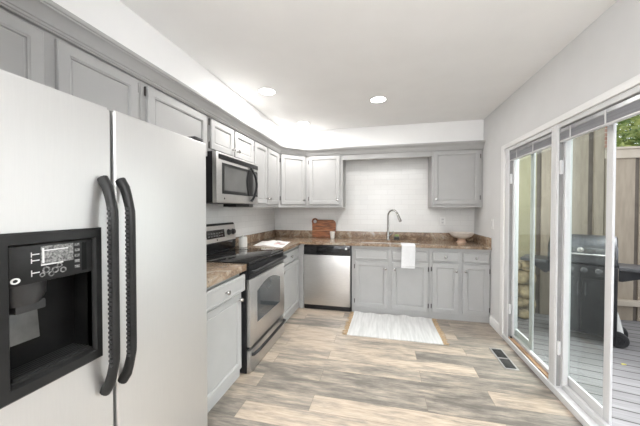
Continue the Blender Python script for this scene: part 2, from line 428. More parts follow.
# ------------------------------------------------------------------ the two glazed patio doors
def patio_door(n, y0, y1, sill_brown):
    """y0 = near side, y1 = far side"""
    jw = {1: .09, 2: .012}[n]; fr = MB()
    fr.box(W - .004, W + .088, y1 - jw, y1, .0, HEAD, .004)              # far jamb
    fr.box(W - .004, W + .088, y0, y0 + .035, .0, HEAD, .004)              # near jamb
    fr.box(W - .004, W + .088, y0 + .035, y1 - jw, HEAD - .035, HEAD, .004)
    d = struct('door_%d' % n, fr, 'vinyl')
    a, b = y0 + .040, y1 - jw - .003
    st = MB()
    st.box(W + .030, W + .064, b - .022, b, .075, HEAD - .042, .004)
    st.box(W + .030, W + .064, a, a + .012, .075, HEAD - .042, .003)
    st.box(W + .030, W + .064, a + .012, b - .022, HEAD - .085, HEAD - .042, .004)
    part('sash', st, 'vinyl', d)
    # outer sliding panel: a stile part of the way across
    s0 = {1: -1.410, 2: -2.290}[n]; s1 = s0 + {1: .056, 2: .050}[n]
    sp = MB()
    sp.box(W + .070, W + .084, s0, s1, .075, HEAD - .04, .003)
    sp.box(W + .068, W + .086, s1, y1 - jw, .075, .145, .004)
    sp.box(W + .068, W + .086, s1, y1 - jw, HEAD - .10, HEAD - .04, .004)
    part('sliding_panel', sp, 'vinyl', d)
    ws = MB(); ws.box(W + .003, W + .028, y1 - jw - .0015, y1 - jw - .0002, .06, HEAD - .04); part('groove_shade_strip', ws, 'strip', d)  # thin grey strip added to darken the jamb groove beyond its own shading
    g = MB()
    if n == 1: g.box(W + .045, W + .049, a + .012, b - .022, .075, HEAD - .085)
    else: g.box(W + .075, W + .079, s1, y1 - jw, .145, HEAD - .10)
    part('glass_pane', g, 'glass', d, smooth=False)
    for z in (.30, 1.62):
        h = MB(); h.box(W + .004, W + .028, y1 - jw - .012, y1 - jw - .002, z, z + .095, .002)
        h.lathe([(.0075, 0), (.0075, .10)], (W + .010, y1 - jw - .012, z - .003), (0, 0, 1), 12)
        part('hinge', h, 'vinyl', d)
    si = MB()
    si.box(W + .002, W + .088, y0 + .035, y1 - jw, .0, .045, .002)
    if n == 2: si.box(W + .040, W + .067, y0 + .035, y1 - jw, .045, .085, .003)
    else: si.box(W + .040, W + .067, y0 + .035, y1 - jw, .045, .085, .003)
    part('sill', si, 'vinyl', d)
    if sill_brown:
        t = MB(); t.box(W + .004, W + .038, y0 + .037, y1 - jw - .002, .046, .060, .003)
        part('threshold', t, 'threshold', d)
        for yy in (y0 + .060, y1 - jw - .03):
            k = MB(); k.lathe([(.010, 0), (.010, .012), (.006, .016)], (W + .020, yy, .060), (0, 0, 1), 12)
            part('stopper', k, 'blackplastic', d)
    return d


patio_door(1, D1[0], D1[1], True)
patio_door(2, D2[0], D2[1], False)
po = MB(); po.box(W - .006, W + .088, D2[1] + .001, D1[0] - .001, 0, HEAD, .003)
struct('trim_3', po, 'vinyl')
kb = MB(); kb.box(W - .014, W + .0, -2.85, -.99, 0, .050, .003)
struct('trim_4', kb, 'vinyl')


def blind(label, y0, y1):
    t = thing('window_blind', label, 'blind', (W + .002, y0, 1.85), 'raised blinds in the patio doors')
    hr = MB(); hr.box(W + .002, W + .026, y0, y1, 1.913, 1.940, .002); part('headrail', hr, 'steelgrey', t)
    sl = MB()
    for k in range(9):
        z = 1.862 + k * .0056; sl.box(W + .003, W + .025, y0 + .004, y1 - .004, z, z + .0035)
    part('slat_stack', sl, 'blind', t)
    br = MB(); br.box(W + .001, W + .026, y0 + .002, y1 - .002, 1.846, 1.858, .003); part('bottom_rail', br, 'vinyl', t)
    L = y1 - y0
    for q in ((.20, .62) if L < .8 else (.14, .50, .80)):
        c = MB(); yy = y1 - q * L; c.box(W - .002, W + .0005, yy - .006, yy + .006, 1.850, 1.935); part('ladder_tape', c, 'vinyl', t)


blind('grey raised blind across the far patio door nearest the cabinets', D1[0] + .04, D1[1] - .10)
blind('grey raised blind across the near patio door showing the grill', D2[0] + .04, D2[1] - .02)


# ------------------------------------------------------------------ cabinets
def door_mesh(F, u0, u1, v0, v1, w0, t=.02, fr=.052):
    fr = min(fr, (u1 - u0) * .23, (v1 - v0) * .28)
    return MB().panel(F, u0, u1, v0, v1, [(0, w0), (0, w0 + t - .005), (.004, w0 + t), (fr - .004, w0 + t), (fr, w0 + t - .004), (fr + .004, w0 + t - .005),
                                          (fr + .007, w0 + t - .012), (fr + .011, w0 + t - .012), (fr + .014, w0 + t - .009)])


def knob_mesh(F, u, v, w):
    return MB().lathe([(.009, 0), (.007, .004), (.0065, .013), (.015, .018), (.0175, .024), (.0145, .030), (.005, .032)], F(u, v, w), F.N, 16)


def hinge_mesh(F, u, v, w):
    mb = MB(); mb.fbox(F, u - .006, u + .006, v - .026, v + .026, w, w + .004, .001)
    mb.tube([F(u, v - .028, w + .005), F(u, v + .028, w + .005)], .0045, 8)
    return mb


def cabinet(name, label, cat, F, loc, u0, u1, v0, v1, depth, doors=(), drawers=(), body=None, group=None, toe=0.0):
    """doors: (u0, u1, v0, v1, knob (u, v) or None, hinge side 'l'/'r'/None); drawers: (u0,u1,v0,v1,knob?,pulled out)"""
    t = thing(name, label, cat, loc, group)
    if body is None:
        body = MB(); body.fbox(F, u0, u1, v0 + toe, v1, -depth, 0, .0015, 1)
        if toe: body.fbox(F, u0 + .004, u1 - .004, v0, v0 + toe, -depth, -.06)
    part('cabinet_body', body, 'paint', t)
    for (a, b, c, d, k, hs) in doors:
        o = part('door', door_mesh(F, a, b, c, d, .001), 'paint', t)
        if k: part('knob', knob_mesh(F, k[0], k[1], .021), 'chrome', o)
        if hs:
            hu = a - .008 if hs == 'l' else b + .008
            for hv in (c + (d - c) * .12, d - (d - c) * .12):
                part('hinge', hinge_mesh(F, hu, hv, .001), 'hinge', o)
    for (a, b, c, d, k, out) in drawers:
        mb = MB()
        i0 = .020
        mb.panel(F, a, b, c, d, [(0, .001 + out), (0, .014 + out), (.006, .021 + out), (i0, .021 + out), (i0 + .004, .0175 + out), (i0 + .006, .0175 + out)])
        if out > 0: mb.fbox(F, a + .02, b - .02, c + .01, d - .025, -.3, .001 + out)
        o = part('drawer', mb, 'paint', t)
        if k: part('knob', knob_mesh(F, (a + b) / 2, (c + d) / 2, .021 + out), 'chrome', o)
    return t


FL = Fr((.315, 0, 0), (0, 1, 0), (1, 0, 0))        # wall cabinets on the left wall, u = y
FB = Fr((0, -.315, 0), (1, 0, 0), (0, -1, 0))      # wall cabinets on the back wall, u = x
FLB = Fr((.600, 0, 0), (0, 1, 0), (1, 0, 0))       # base cabinets, left
FBB = Fr((0, -.610, 0), (1, 0, 0), (0, -1, 0))     # base cabinets, back
TOP = 2.150
cabinet('wall_cabinet', 'grey two-door cabinet over the refrigerator, nearest the camera', 'cabinet', FL, (.1, -3.37, 1.80), -3.865, -2.875, 1.80, TOP, .313,
        [(-3.78, -3.367, 1.82, 2.118, None, None), (-3.318, -2.905, 1.82, 2.118, None, 'r')])
cabinet('wall_cabinet', 'single-door cabinet with a wide door between refrigerator and microwave', 'cabinet', FL, (.1, -2.55, 1.80), -2.873, -2.225, 1.80, TOP, .313,
        [(-2.835, -2.257, 1.82, 2.118, None, 'l')])
cabinet('wall_cabinet', 'short two-door cabinet directly above the microwave', 'cabinet', FL, (.1, -1.81, 1.85), -2.223, -1.405, 1.850, TOP, .313,
        [(-2.199, -1.836, 1.868, 2.120, (-1.872, 1.925), 'l'), (-1.814, -1.421, 1.868, 2.120, (-1.778, 1.925), 'r')])
cabinet('wall_cabinet', 'tall two-door cabinet on the left wall between microwave and corner cabinet', 'cabinet', FL, (.1, -1.02, 1.38), -1.403, -XD - .002, 1.382, TOP, .313,
        [(-1.382, -1.055, 1.425, 2.122, (-1.083, 1.49), 'l'), (-1.024, -.668, 1.425, 2.122, (-.995, 1.49), 'r')])
pent = [(.002, -.002), (XD, -.002), (XD, -.315), (.315, -XD), (.002, -XD)]
FD = Fr((.315, -XD, 0), (1, 1, 0), (1, -1, 0)); LD = (XD - .315) * math.sqrt(2)
cabinet('wall_cabinet', 'angled single-door cabinet set across the back left corner', 'cabinet', FD, (.25, -.25, 1.38), 0, LD, 1.382, TOP, .3,
        [(.028, LD - .022, 1.425, 2.124, (LD - .055, 1.49), 'l')],
        body=MB().prism([(x, y, 1.382) for x, y in pent], [(x, y, TOP) for x, y in pent]))
cabinet('wall_cabinet', 'single-door cabinet on the back wall left of the sink, above the cutting board', 'cabinet', FB, (.9, -.16, 1.38), XD + .002, 1.168, 1.382, TOP, .313,
        [(.672, 1.130, 1.425, 2.128, (1.098, 1.49), 'l')])
cabinet('wall_cabinet', 'single-door cabinet on the back wall right of the sink, above the wooden bowl', 'cabinet', FB, (2.65, -.16, 1.38), 2.366, W - .003, 1.382, TOP, .313,
        [(2.386, 2.945, 1.425, 2.128, (2.418, 1.49), 'r')])
va = MB(); va.box(1.170, 2.364, -.315, -.297, 2.062, TOP, .001)
solo('valance_board', va, 'paint', 'flat painted valance board bridging the cabinets above the sink', 'valance', (1.75, -.31, 2.06))

cabinet('base_cabinet', 'white base cabinet beside the refrigerator with its drawer slightly open', 'cabinet', FLB, (.3, -2.5, 0), -2.82, -2.224, 0, .855, .598,
        [(-2.79, -2.230, .075, .690, (-2.262, .640), None)], [(-2.79, -2.226, .708, .838, True, .034)], toe=.0)
cabinet('base_cabinet', 'narrow white base cabinet between the range and the corner', 'cabinet', FLB, (.3, -1.0, 0), -1.376, -.612, 0, .880, .598,
        [(-1.345, -.665, .075, .690, (-1.30, .640), None)], [(-1.345, -.665, .708, .838, True, 0)])
fl = MB(); fl.box(.602, .676, -.628, -.60, 0, .880, .001)
solo('filler_panel', fl, 'paint', 'narrow painted filler strip left of the dishwasher', 'panel', (.64, -.61, 0))
cabinet('sink_cabinet', 'two-door sink base cabinet with two false drawer fronts behind the rug', 'cabinet', FBB, (1.83, -.3, 0), 1.335, 2.300, 0, .880, .60,
        [(1.377, 1.798, .083, .680, (1.765, .600), 'l'), (1.847, 2.279, .083, .680, (1.880, .600), 'r')],
        [(1.377, 1.798, .708, .832, False, 0), (1.847, 2.279, .708, .832, False, 0)],
        body=(lambda mb: (mb.box(1.335, 2.300, -.610, -.590, 0, .880), mb.box(1.335, 1.353, -.59, -.004, 0, .880), mb.box(2.282, 2.300, -.59, -.004, 0, .880), mb.box(1.353, 2.282, -.59, -.004, .02, .04), mb)[-1])(MB()))
cabinet('base_cabinet', 'two-door base cabinet with two drawers beside the right wall', 'cabinet', FBB, (2.65, -.3, 0), 2.302, W - .003, 0, .880, .60,
        [(2.330, 2.631, .083, .690, (2.600, .610), 'l'), (2.676, 2.965, .083, .690, (2.706, .610), 'r')],
        [(2.330, 2.631, .715, .836, True, 0), (2.676, 2.965, .715, .836, True, 0)])

# ------------------------------------------------------------------ worktops
CT0, CT1 = .861, .914
t = thing('countertop', 'short brown granite worktop between refrigerator and range', 'countertop', (.3, -2.5, CT0))
part('slab', MB().box(.003, .650, -2.822, -2.193, CT0, CT1, .006), 'granite', t)
part('backsplash', MB().box(.003, .022, -2.822, -2.193, CT1, 1.020, .002), 'granite', t)
CT0 = .882
t = thing('countertop', 'long brown granite worktop running round the corner under the window wall tiles and sink', 'countertop', (1.6, -.3, CT0))
t['label'] = 'long brown granite worktop turning the corner and holding the sink'
sl = MB(); SX0, SX1, SY0, SY1 = 1.43, 2.20, -.52, -.215
# L-shaped slab with a sink cut-out, built as one grid of cells
xs = [.003, .650, SX0, SX1, W - .003]; ys = [-1.376, -.650, SY0, SY1, -.003]
tb = bmesh.new(); vv = {}
def gv(i, j, z):
    k = (i, j, z)
    if k not in vv: vv[k] = tb.verts.new((xs[i], ys[j], z))
    return vv[k]
cells = set()
for i in range(4):
    for j in range(4):
        if j == 0 and i > 0: continue
        if i == 2 and j == 2: continue
        cells.add((i, j))
for (i, j) in cells:
    for z in (CT0, CT1):
        q = [gv(i, j, z), gv(i + 1, j, z), gv(i + 1, j + 1, z), gv(i, j + 1, z)]
        tb.faces.new(q if z == CT1 else q[::-1])
    for (di, dj, e0, e1) in ((-1, 0, (i, j), (i, j + 1)), (1, 0, (i + 1, j + 1), (i + 1, j)), (0, -1, (i + 1, j), (i, j)), (0, 1, (i, j + 1), (i + 1, j + 1))):
        if (i + di, j + dj) not in cells:
            tb.faces.new([gv(*e0, CT1), gv(*e1, CT1), gv(*e1, CT0), gv(*e0, CT0)])
bmesh.ops.recalc_face_normals(tb, faces=tb.faces)
ed = [e for e in tb.edges if len(e.link_faces) == 2 and e.calc_face_angle() > 1.0 and (e.verts[0].co.z + e.verts[1].co.z) / 2 > CT0 + .02]
bmesh.ops.bevel(tb, geom=ed, offset=.005, segments=2, affect='EDGES')
sl.merge(tb)
part('slab', sl, 'granite', t)
bs = MB(); bs.box(.022, W - .022, -.022, -.003, CT1, 1.020, .002); part('backsplash', bs, 'granite', t)
part('backsplash', MB().box(.003, .0215, -1.376, -.003, CT1, 1.020, .002), 'granite', t)
part('backsplash', MB().box(W - .0215, W - .003, -.640, -.003, CT1, 1.020, .002), 'granite', t)

# sink
t = thing('sink', 'stainless steel sink set into the granite worktop', 'sink', (1.81, -.37, .72))
sk = MB()
a, b, c, d, zb, zt = SX0 + .004, SX1 - .004, SY0 + .004, SY1 - .004, .72, .881
sk.loft([[(a, c, zt), (b, c, zt), (b, d, zt), (a, d, zt)], [(a + .02, c + .02, zb), (b - .02, c + .02, zb), (b - .02, d - .02, zb), (a + .02, d - .02, zb)]], cap=False)
sk.face([(a + .02, c + .02, zb), (b - .02, c + .02, zb), (b - .02, d - .02, zb), (a + .02, d - .02, zb)])
part('basin', sk, 'steel', t)
part('drain', MB().lathe([(.045, 0), (.045, .003), (.03, .001)], (1.8, -.36, zb + .0005)), 'chrome', t)

# faucet
FX, FY = 1.805, -.125
t = thing('faucet', 'brushed nickel gooseneck pull-down faucet behind the sink', 'faucet', (FX, FY, CT1))
part('base', MB().lathe([(.030, 0), (.030, .006), (.024, .012), (.021, .05), (.019, .11), (.015, .125), (.013, .13)], (FX, FY, CT1 + .0005)), 'chrome', t)
dx, dy = .80, -.60; R = .082
pts = [(FX, FY, 1.04), (FX, FY, 1.15), (FX, FY, 1.262)]
for k in range(1, 13):
    a = PI * k / 12 * .93; q = R - R * math.cos(a)
    pts.append((FX + dx * q, FY + dy * q, 1.262 + R * math.sin(a)))
part('gooseneck', MB().tube(pts, .0125, 14), 'chrome', t)
e = Vector(pts[-1]); dr = (e - Vector(pts[-2])).normalized()
part('spray_head', MB().lathe([(.013, 0), (.0155, .01), (.0175, .08), (.020, .105), (.017, .108)], e - dr * .002, dr + Vector((dx * .12, dy * .12, 0)), 16), 'chrome', t)
part('handle', MB().tube([(FX + .018, FY, .975), (FX + .030, FY - .003, .985), (FX + .055, FY - .012, 1.010), (FX + .072, FY - .018, 1.040)], [.014, .012, .007, .006], 12), 'chrome', t)
t = thing('sponge_holder', 'small dark sponge holder on the worktop right of the faucet', 'holder', (1.925, -.10, CT1))
part('tray', MB().box(1.890, 1.965, -.128, -.075, CT1 + .0005, CT1 + .048, .008), 'blackplastic', t)
part('sponge', MB().box(1.900, 1.955, -.118, -.086, CT1 + .0485, CT1 + .075, .006), 'leaf', t, label='dark green sponge')

# hand towel folded over the sink edge of the worktop
tw = MB(); rows = []
prof = [(-.540, CT1 + .004), (-.60, CT1 + .0045), (-.646, CT1 + .004), (-.657, CT1 - .004), (-.660, .880), (-.660, .80), (-.661, .70), (-.660, .622)]
nx = 14
def towel_side(off):
    out = []
    for (y, z) in prof:
        r = []
        for i in range(nx + 1):
            q = i / nx; x = 1.958 + (2.122 - 1.958) * q
            wv = .0025 * math.sin(q * 13 + z * 4) * max(0, min(1, (CT1 - z) * 8))
            if z > CT1: r.append((x, y, z + off))
            else: r.append((x + .004 * math.sin(z * 9), y - off + wv - .001, z))
        out.append(r)
    return out
A = towel_side(0); B = towel_side(.007)
bm = tw.bm
VA = [[bm.verts.new(p) for p in r] for r in A]; VB = [[bm.verts.new(p) for p in r] for r in B]
for g in (VA, VB):
    for r0, r1 in zip(g, g[1:]):
        for i in range(nx): bm.faces.new([r0[i], r0[i + 1], r1[i + 1], r1[i]])
for i in (0, nx):
    for k in range(len(prof) - 1): bm.faces.new([VA[k][i], VA[k + 1][i], VB[k + 1][i], VB[k][i]])
for k in (0, len(prof) - 1):
    for i in range(nx): bm.faces.new([VA[k][i], VA[k][i + 1], VB[k][i + 1], VB[k][i]])
bmesh.ops.recalc_face_normals(bm, faces=bm.faces)
t = thing('hand_towel', 'white cotton hand towel hanging over the worktop edge at the sink', 'towel', (2.04, -.66, .62))
part('cloth', tw, 'towel', t)
hm = MB(); hm.box(1.962, 2.124, -.672, -.6695, .645, .652); part('hem_stripe', hm, 'print', t)

# ------------------------------------------------------------------ dishwasher
t = thing('dishwasher', 'stainless steel dishwasher with black control strip and kick plate', 'dishwasher', (1.0, -.35, 0))
part('tub', MB().box(.684, 1.330, -.606, -.02, .0, .878, .001), 'black', t)
dd = part('door', MB().box(.686, 1.316, -.646, -.608, .066, .742, .006), 'steel', t)
cp = part('control_panel', MB().box(.686, 1.316, -.650, -.608, .744, .874, .008), 'blackglass', t)
part('handle_recess', MB().box(.86, 1.16, -.653, -.6505, .775, .800, .001), 'deepblack', cp)
for k in range(6):
    part('button', MB().box(.88 + k * .045, .905 + k * .045, -.653, -.6505, .825, .833), 'charcoal', cp)
part('badge', MB().lathe([(.016, 0), (.016, .002), (.010, .003)], (1.262, -.6505, .838), (0, -1, 0), 20), 'print', cp)
part('kick_plate', MB().box(.690, 1.316, -.622, -.6065, .002, .062, .002), 'black', t)

# ------------------------------------------------------------------ range
RY0, RY1 = -2.188, -1.382
t = thing('range', 'freestanding stainless steel electric range with black glass cooktop', 'stove', (.34, -1.79, 0))
part('range_body', MB().box(.025, .640, RY0, RY1, .0005, .895, .003), 'black', t)
ck = part('cooktop', MB().box(.075, .668, RY0 - .004, RY1 + .004, .897, .922, .006), 'blackglass', t)
for (x, y, r) in ((.24, -2.0, .085), (.24, -1.58, .105), (.49, -2.0, .11), (.49, -1.58, .085)):
    part('burner_ring', MB().loft([[(x + q * math.cos(2 * PI * k / 40), y + q * math.sin(2 * PI * k / 40), .9222 + h_) for k in range(40)] for q, h_ in ((r, 0), (r, .0004), (r - .003, .0004), (r - .003, 0))], cap=False), 'charcoal', ck)
part('front_trim', MB().box(.641, .668, RY0 + .003, RY1 - .003, .782, .893, .004), 'black', t)
F = Fr((.641, 0, 0), (0, 1, 0), (1, 0, 0))
od = MB(); od.box(.641, .676, RY0 + .003, RY1 - .003, .218, .780, .005)
od = part('oven_door', od, 'steel', t)
# window with an arched head
def arch(w):
    P = [F(-2.055, .385, w), F(-1.520, .385, w), F(-1.520, .655, w)]
    for k in range(1, 14):
        q = k / 14; P.append(F(-1.520 - .535 * q, .655 + .060 * math.sin(PI * q), w))
    P.append(F(-2.055, .655, w)); return P
part('oven_window', MB().prism(arch(.0345), arch(.0372)), 'oven_glass', od)
ov = MB(); zz = .846
hp = [(.668, RY0 + .02, zz - .012), (.690, RY0 + .022, zz - .004), (.712, RY0 + .05, zz)]
for k in range(1, 8): hp.append((.716, RY0 + .05 + (RY1 - RY0 - .1) * k / 8, zz + .002))
hp += [(.712, RY1 - .05, zz), (.690, RY1 - .022, zz - .004), (.668, RY1 - .02, zz - .012)]
part('handle', ov.tube(hp, [.016] * len(hp), 12), 'black', od)
dw = part('storage_drawer', MB().box(.641, .674, RY0 + .003, RY1 - .003, .006, .190, .005), 'steel', t)
hp = [(.672, RY0 + .035, .150), (.690, RY0 + .040, .152), (.708, RY0 + .08, .163), (.716, RY0 + .16, .170)]
for k in range(1, 6): hp.append((.718, RY0 + .16 + (RY1 - RY0 - .32) * k / 6, .171))
hp += [(.716, RY1 - .16, .170), (.708, RY1 - .08, .163), (.690, RY1 - .040, .152), (.672, RY1 - .035, .150)]
part('handle', MB().tube(hp, .014, 12), 'black', dw)
# backguard: tilted stainless fascia with a black cap
def bgp(y): return [(.028, y, .923), (.075, y, .923), (.085, y, 1.022), (.064, y, 1.190), (.052, y, 1.210), (.028, y, 1.210)]
bgd = part('backguard', MB().prism(bgp(RY0 + .006), bgp(RY1 + .004)), 'black', t)
def fas(y): return [(.0845, y, 1.024), (.0885, y, 1.024), (.0665, y, 1.190), (.0625, y, 1.190)]
part('fascia', MB().prism(fas(RY0 + .008), fas(RY1 - .004)), 'steel', bgd, label='stainless control fascia')
FG = Fr((.0885, 0, 1.024), (0, 1, 0), (1, 0, .138)); FG.V = Vector((-.137, 0, .9906))
part('display', MB().fbox(FG, -1.915, -1.600, .042, .125, .0005, .003, .001), 'blackglass', bgd)
for r_ in range(2):
    for k in range(6):
        part('key', MB().fbox(FG, -1.890 + k * .045, -1.862 + k * .045, .058 + r_ * .028, .070 + r_ * .028, .0032, .0038), 'greyprint', bgd)
for y in (-2.125, -2.03, -1.520, -1.432):
    kn = part('knob', MB().lathe([(.033, 0), (.034, .004), (.029, .008), (.025, .026), (.020, .028)], FG(y, .085, .001), FG.N, 20), 'blackplastic', bgd)
part('badge', MB().lathe([(.009, 0), (.009, .0015)], FG(-1.745, .022, .0005), FG.N, 16), 'charcoal', bgd)
part('lower_panel', MB().prism([(.0755, RY0 + .01, .930), (.0800, RY0 + .01, .930), (.0885, RY0 + .01, 1.016), (.0850, RY0 + .01, 1.016)], [(.0755, RY1 - .02, .930), (.0800, RY1 - .02, .930), (.0885, RY1 - .02, 1.016), (.0850, RY1 - .02, 1.016)]), 'blackglass', bgd)

# ------------------------------------------------------------------ microwave
MY0, MY1, MF = -2.215, -1.440, .392
t = thing('microwave', 'over-the-range stainless steel microwave with black bowed handle', 'microwave', (.2, -1.83, 1.41))
part('microwave_case', MB().box(.004, .350, MY0, MY1, 1.413, 1.846, .003), 'black', t)
mf = part('front_frame', MB().box(.351, MF, MY0, MY1, 1.416, 1.846, .006), 'steel', t)
vg = MB(); vg.box(MF + .0002, MF + .003, MY0 + .030, MY1 - .006, 1.786, 1.830, .001)
for k in range(4): vg.box(MF + .003, MF + .005, MY0 + .04, MY1 - .016, 1.791 + k * .0095, 1.7945 + k * .0095)
part('vent_grille', vg, 'black', mf)
F = Fr((MF, 0, 0), (0, 1, 0), (1, 0, 0))
def rr(y0, y1, z0, z1, w, bow=0.0):
    P = [F(y0, z0, w), F(y1, z0, w)]
    for k in range(1, 8): q = k / 8; P.append(F(y1 + bow * math.sin(PI * q), z0 + (z1 - z0) * q, w))
    P += [F(y1, z1, w), F(y0, z1, w)]; return P
part('window_surround', MB().prism(rr(-2.135, -1.452, 1.495, 1.762, .0002), rr(-2.135, -1.452, 1.495, 1.762, .002)), 'charcoal', mf)
part('window', MB().prism(rr(-2.105, -1.690, 1.525, 1.735, .0022, -.03), rr(-2.105, -1.690, 1.525, 1.735, .0034, -.03)), 'micro_glass', mf)
part('keypad', MB().prism(rr(-1.570, -1.470, 1.515, 1.745, .0022), rr(-1.570, -1.470, 1.515, 1.745, .0034)), 'micro_glass', mf)
hp = [];
for k in range(17):
    q = k / 16; z = 1.440 + .345 * q; b = math.sin(PI * q)
    hp.append(F(-1.610 + .045 * b, z, .004 + .042 * b ** .7))
part('handle', MB().tube(hp, .0125, 10), 'black', mf)
hp = [F(-1.655 - .03 * math.sin(PI * k / 12), 1.50 + .255 * k / 12, .004) for k in range(13)]
part('door_edge', MB().tube(hp, .012, 8, .6), 'black', mf)
part('badge', MB().lathe([(.008, 0), (.008, .0015)], F(-2.10, 1.455, .0003), F.N, 16), 'charcoal', mf)
part('grease_filter', MB().box(.20, .34, MY0 + .40, MY1 - .10, 1.384, 1.4125, .003), 'charcoal', t)

# ------------------------------------------------------------------ refrigerator
Y0, YS, Y1, XF, ZT = -3.840, -3.414, -2.850, .745, 1.742
t = thing('refrigerator', 'side-by-side stainless steel refrigerator with black handles and ice dispenser', 'refrigerator', (.36, -3.34, 0))
part('refrigerator_case', MB().box(.02, .655, Y0 + .006, Y1 - .006, .02, 1.725, .004), 'steelgrey', t)
part('base_grille', MB().box(.655, .70, Y0 + .01, Y1 - .01, .01, .075, .003), 'blackplastic', t)
for y in (Y0 + .08, Y1 - .05):
    part('hinge_cover', MB().box(.60, .735, y - .035, y + .035, 1.7425, 1.764, .005), 'blackplastic', t)
fd = part('fresh_food_door', MB().box(.660, XF, YS + .005, Y1, .085, ZT, .010, 3), 'fridge_steel', t)
# freezer door with a pocket for the dispenser
PY0, PY1, PZ0, PZ1 = -3.735, -3.480, .852, 1.285
fz = MB(); tb = bmesh.new()
us = [Y0, PY0, PY1, YS - .005]; vs_ = [.085, PZ0, PZ1, ZT]; G = {}
def fv(i, j, x):
    k = (i, j, x)
    if k not in G: G[k] = tb.verts.new((x, us[i], vs_[j]))
    return G[k]
for i in range(3):
    for j in range(3):
        tb.faces.new([fv(i, j, .66), fv(i, j + 1, .66), fv(i + 1, j + 1, .66), fv(i + 1, j, .66)])
        if not (i == 1 and j == 1): tb.faces.new([fv(i, j, XF), fv(i + 1, j, XF), fv(i + 1, j + 1, XF), fv(i, j + 1, XF)])
for k in range(3):
    tb.faces.new([fv(k, 0, .66), fv(k + 1, 0, .66), fv(k + 1, 0, XF), fv(k, 0, XF)]); tb.faces.new([fv(k, 3, .66), fv(k, 3, XF), fv(k + 1, 3, XF), fv(k + 1, 3, .66)])
    tb.faces.new([fv(0, k, .66), fv(0, k, XF), fv(0, k + 1, XF), fv(0, k + 1, .66)]); tb.faces.new([fv(3, k, .66), fv(3, k + 1, .66), fv(3, k + 1, XF), fv(3, k, XF)])
bmesh.ops.recalc_face_normals(tb, faces=tb.faces)
oe = [e for e in tb.edges if len(e.link_faces) == 2 and e.calc_face_angle() > 1]
bmesh.ops.bevel(tb, geom=oe, offset=.010, segments=3, affect='EDGES')
fz.merge(tb)
fz = part('freezer_door', fz, 'fridge_steel', t)
F = Fr((XF, 0, 0), (0, 1, 0), (1, 0, 0))
# bezel ring
B0, B1, C0, C1 = -3.760, -3.470, .836, 1.300
def rect(a, b, c, d, w): return [F(a, c, w), F(b, c, w), F(b, d, w), F(a, d, w)]
I0, I1, J0, J1 = -3.722, -3.500, .876, 1.262
bz = MB(); bz.loft([rect(B0, B1, C0, C1, .001), rect(B0, B1, C0, C1, .008), rect(B0 + .006, B1 - .006, C0 + .006, C1 - .006, .014), rect(I0 - .006, I1 + .006, J0 - .006, J1 + .006, .014), rect(I0, I1, J0, J1, .004), rect(I0, I1, J0, J1, -.02)], cap=False)
part('dispenser_bezel', bz, 'charcoal', fz)
CZ = 1.150
pn = part('control_panel', MB().fbox(F, I0 + .001, I1 - .001, CZ, J1 - .001, -.02, .003, .002), 'charcoal', fz)
# printed marks and keys on the panel
marks = MB(); mm = marks
mm.fbox(F, -3.648, -3.560, 1.200, 1.255, .0031, .0038)
part('display', mm, 'greyprint', fz, label='grey readout with printed legends')
for (a, b, c, d) in ((-3.648, -3.590, 1.197, 1.201), (-3.640, -3.575, 1.240, 1.243), (-3.672, -3.652, 1.232, 1.235), (-3.672, -3.652, 1.214, 1.217), (-3.672, -3.652, 1.178, 1.181),
                     (-3.645, -3.640, 1.205, 1.250), (-3.672, -3.670, 1.226, 1.240), (-3.672, -3.670, 1.208, 1.222), (-3.672, -3.670, 1.170, 1.188)):
    part('printed_line', MB().fbox(F, a, b, c, d, .0031, .0042), 'print', fz)
for k in range(5):
    part('key', MB().fbox(F, -3.556, -3.541, 1.172 + k * .018, 1.181 + k * .018, .0031, .0042), 'greyprint', fz)
for (y, z, r) in ((-3.635, 1.183, .010), (-3.612, 1.178, .010), (-3.600, 1.190, .008), (-3.622, 1.168, .008), (-3.590, 1.174, .009), (-3.645, 1.170, .007)):
    part('key', MB().loft([[F(y + r * q * math.cos(2 * PI * k / 14), z + r * q * math.sin(2 * PI * k / 14), h_) for k in range(14)] for q, h_ in ((1, .0031), (1, .0043), (.6, .0043), (.6, .0031))], cap=False), 'greyprint', fz)
bdg = part('badge', MB().loft([[F(-3.708 + .011 * q * math.cos(2 * PI * k / 20), 1.166 + .0085 * q * math.sin(2 * PI * k / 20), h_) for k in range(20)] for q, h_ in ((1, .0031), (1, .0045), (.55, .0045), (.55, .0031))], cap=False), 'print', fz)
part('side_strip', MB().fbox(F, -3.534, -3.519, CZ + .01, J1 - .008, .0031, .004), 'deepblack', fz)
# recess
rc = MB()
ra, rb, rz0, rz1, dp = I0, I1, J0, CZ, -.080
rc.face([F(ra, rz0, dp), F(rb, rz0, dp), F(rb, rz1, dp), F(ra, rz1, dp)])
rc.face([F(ra, rz0, 0), F(ra, rz0, dp), F(ra, rz1, dp), F(ra, rz1, 0)]); rc.face([F(rb, rz0, 0), F(rb, rz1, 0), F(rb, rz1, dp), F(rb, rz0, dp)])
rc.face([F(ra, rz0, 0), F(rb, rz0, 0), F(rb, rz0, dp), F(ra, rz0, dp)]); rc.face([F(ra, rz1, 0), F(ra, rz1, dp), F(rb, rz1, dp), F(rb, rz1, 0)])
part('dispenser_recess', rc, 'deepblack', fz)
part('chute', MB().loft([[F(-3.665 + .055 * math.cos(2 * PI * k / 20) * s_, h, -.040 + .035 * math.sin(2 * PI * k / 20) * s_) for k in range(20)] for h, s_ in ((1.149, 1.0), (1.110, .95), (1.085, .7))]), 'blackplastic', fz)
